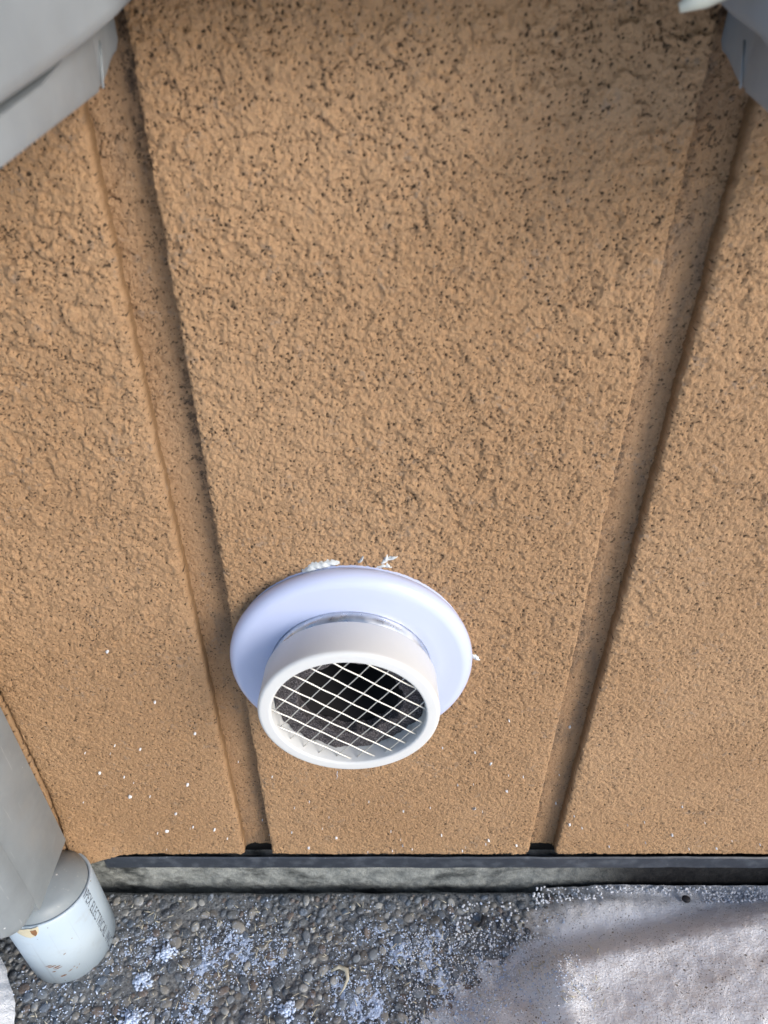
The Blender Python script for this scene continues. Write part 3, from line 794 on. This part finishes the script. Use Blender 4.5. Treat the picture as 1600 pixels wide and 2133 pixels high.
# rusty scrapes
Vs, Fs, n = [], [], 0
for (u, z, L, wd, sl) in ((-86, .047, .0075, .0008, .35), (-84, .0445, .008, .0011, .35), (-80, .046, .004, .0007, .3), (-78, .0425, .008, .0012, .4), (-77, .0395, .0085, .0009, .35), (-84, .0335, .004, .0008, .2), (-76, .0215, .0065, .0014, .25), (-66, .0275, .005, .0005, .5), (-60, .031, .002, .0007, .4), (-58, .0265, .0018, .0007, 1), (-62, .062, .003, .0008, .5), (-54, .030, .0015, .0006, 1.2), (-47, .080, .0014, .0006, 0)):
    for i in range(5):
        t = i / 4 - .5; wq = wd * (1 - (2 * t) ** 2 * .85) * random.uniform(.6, 1.2)
        uu = u + math.degrees(L * t / PR); zz = z + L * t * sl
        Vs += [wrap(uu, zz - wq, .0003), wrap(uu, zz + wq, .0003)]
    for i in range(4): Fs.append((n + 2 * i, n + 2 * i + 2, n + 2 * i + 3, n + 2 * i + 1))
    n += 10
link('scrape_marks', raw(np.array(Vs), np.array(Fs)), M_RUST, pipe, False)
# broken notch at the rim
def notch(u0, u1, z0, z1, off, mat, name, seed):
    V = []; nu, nv = 14, 10
    for i in range(nu):
        for k in range(nv):
            s, t = i / (nu - 1) * 2 - 1, k / (nv - 1)
            half = math.sqrt(max(0, 1 - (1 - t) ** 2.2)) * (1 + .18 * mnoise.noise(Vector((t * 3, s * 2, seed))))
            V.append(wrap((u0 + u1) / 2 + s * half * (u1 - u0) / 2, z0 + (z1 - z0) * t + .0008 * mnoise.noise(Vector((s * 3, t, seed + 3))), off * (1 - abs(s) ** 6)))
    return link(name, raw(np.array(V), gridfaces(nu, nv)), mat, pipe)
notch(-100, -72, zt - .017, zt + .0005, .0005, M_CHIP, 'broken_notch', 1)
notch(-83, -75, zt - .014, zt - .003, .0009, M_RUST, 'rusty_chip', 4)

# ------------------------------------------------------------------ low enclosure above the pipe
box = tag(empty('conduit_enclosure', (-.323, -.014, .132)), 'grey plastic enclosure box at the lower left, on top of the pale pipe', 'enclosure')
def frontbox(name, x0, x1, y0, y1, z0, z1, bev, seg, mat, parent):
    bm = boxbm(x0, x1, y0, y1, z0, z1)
    ed = [e for e in bm.edges if any(v.co.y < y0 + 1e-6 for v in e.verts)]
    bmesh.ops.bevel(bm, geom=ed, offset=bev, segments=seg, profile=.5, affect='EDGES')
    me = frombm(bm); smoothbyangle(me, 30); return link(name, me, mat, parent, False)
def boxpart(name, x0, x1, y0, y1, z0, z1, bev, seg, mat, parent, ang=40):
    me = frombm(boxbm(x0, x1, y0, y1, z0, z1, bev, seg)); smoothbyangle(me, ang); return link(name, me, mat, parent, False)
boxpart('back_box', -.240, 0, -.068, .002, 0, .46, .002, 2, M_BOX, box)
frontbox('cover', -.242, .0012, -.100, -.0684, -.001, .462, .024, 4, M_BOX, box)
boxpart('mounting_pad', -.20, -.03, .002, .0085, .03, .40, .001, 1, M_BOX, box)
me = lathe([(.0001, .004), (.020, .004), (.032, .0), (.04092, -.004), (.04092, -.055), (.036, -.055)], 96, 'Z', mod=lambda a, r, t: (r + 0 * a, t - .010 * (r / .04) * (1 + np.sin(a))))
me.transform(Matrix.Translation((PX + .323, PY + .014, 0)))
link('hub', me, M_HUB, box)

# ------------------------------------------------------------------ the two enclosures flanking the view
def enclosure(sgn, xe, label):
    e = tag(empty('meter_enclosure', (xe, 0, .828)), label, 'enclosure', None)
    def sec(x): return sgn * x
    def dep(y): return y if sgn < 0 or y > -.06 else -.06 + (y + .06) * .35
    # lower tray: plan outline pushed up from a bottom edge that drops towards the front
    plan = [(.0005, 0.002), (.0005, -.005), (.0005, -.010), (.0004, -.015), (.0003, -.020), (.0002, -.025), (.0, -.030), (.0003, -.0345), (-.001, -.0385), (-.0005, -.10), (.0, -.142), (.003, -.152), (.012, -.160), (.07, -.162), (.125, -.160), (.135, -.14), (.135, .002)]
    bot = [-.0215, -.0232, -.0252, -.0274, -.0296, -.0314, -.0328, -.0342, -.0348, -.0415, -.0462, -.0480, -.049, -.049, -.049, -.046, -.026]
    rings = [(.006, .0), (.0015, -.0), (0, .004), (0, .01), (.010, .011), (.010, .05)]
    py2 = [-.207, -.186, -.15, -.10, -.06, -.041, -.03, -.016, .002]; pb2 = [-.034, -.033, -.0292, -.022, -.0143, -.008, -.002, .001, .004]
    V = []; F = []
    np_ = len(plan)
    for ins, up in rings:
        for (x, y), b in zip(plan, bot):
            cb = float(np.interp(y, py2, pb2)) - .0048
            z = (b + up) if up < .009 else (cb if up < .0105 else (cb + .001 if up < .02 else .03))
            V.append((sec(x + ins), dep(y), z + (.0012 if ins > .004 else 0)))
    for r in range(len(rings) - 1):
        for i in range(np_ - 1):
            F.append((r * np_ + i, r * np_ + i + 1, (r + 1) * np_ + i + 1, (r + 1) * np_ + i))
    F.append(tuple(range(np_)))
    me = bpy.data.meshes.new('m'); me.from_pydata(V, [], F); me.update()
    bm = bmesh.new(); bm.from_mesh(me); me = frombm(bm); smoothbyangle(me, 22)
    link('tray', me, M_BOXTOP, e, False)
    # thin moulded rib down the tray side
    link('rib', tube([(sec(-.0004), -.0260, -.0165), (sec(-.0004), -.0345, -.0338)], .0005, 8), M_BOXTOP, e)
    # cover overhanging the tray, with a soft lower edge
    plan2 = [(-.006, .002), (-.018, -.016), (-.021, -.030), (-.0155, -.041), (-.0105, -.060), (-.0075, -.10), (-.006, -.15), (-.003, -.162), (.010, -.174), (.07, -.178), (.135, -.172), (.147, -.15), (.147, .002)]
    bot2 = [.004, .001, -.002, -.008, -.0143, -.0220, -.0292, -.0330, -.034, -.034, -.034, -.030, -.003]
    rings2 = [(.014, .0005), (.006, -.0006), (.0022, .0004), (.0006, .0026), (0, .006), (0, .34), (.004, .348), (.02, .352)]
    V = []; F = []; np_ = len(plan2)
    for ins, up in rings2:
        for (x, y), b in zip(plan2, bot2):
            V.append((sec(x + ins), dep(y), (b + up) if up < .1 else up))
    for r in range(len(rings2) - 1):
        for i in range(np_ - 1):
            F.append((r * np_ + i, r * np_ + i + 1, (r + 1) * np_ + i + 1, (r + 1) * np_ + i))
    F.append(tuple(range(np_))); F.append(tuple(range((len(rings2) - 1) * np_, len(rings2) * np_)))
    me = bpy.data.meshes.new('m'); me.from_pydata(V, [], F); me.update()
    bm = bmesh.new(); bm.from_mesh(me); me = frombm(bm); smoothbyangle(me, 38)
    link('cover', me, M_BOXTOP, e, False)
    return e
enclosure(-1, -.125, 'blurred grey enclosure in the upper left corner, bluish cover catching the sky')
eL = bpy.data.objects['meter_enclosure']
boxpart('added_shade_box', .020, .262, -.066, -.004, .014, .110, .003, 2, M_BOXTOP, eL)  # unseen box added above the view to shade the top of the wall
eR = enclosure(1, .1585, 'shaded grey enclosure in the upper right corner with pale hooked latch')
link('latch', tube([(-.010, -.062, .012), (-.022, -.060, .005), (-.034, -.059, -.0008), (-.0425, -.058, -.0045)], [.0052, .005, .0042, .0018], 12), M_CREAM, eR)

# ------------------------------------------------------------------ odd bits on the ground
me = tube([(-.014, .010, .001), (-.006, .0135, .004), (.002, .010, .0045), (.0035, .002, .004), (.000, -.006, .0025), (-.004, -.012, .001)], [.0012, .0022, .0026, .0018, .0012, .0004], 7)
me.transform(Matrix.Scale(.55, 4, Vector((0, 0, 1)))); o = link('wood_shaving', me, M_STRAW); o.location = (-.041, -.093, .0035)
tag(o, 'curled pale wood shaving on the pebbles', 'shaving')
me = tube([(-.004, -.005, 0), (.001, -.003, .003), (.003, .002, .004), (.002, .007, .002)], [.001, .0028, .003, .0008], 7)
o = link('dead_leaf', me, M_DEBRIS); o.location = (.1066, -.034, .003); tag(o, 'small curled black leaf scrap at the gritty snow edge', 'leaf')
o = bpy.data.objects.new('dark_stone', PM[2].copy()); C.objects.link(o); o.data.materials[0] = M_DEBRIS
o.location = (.3385, -.0125, .009); o.scale = (.0048, .0042, .0038); tag(o, 'lone black stone lying on the snow beside the foundation', 'stone')
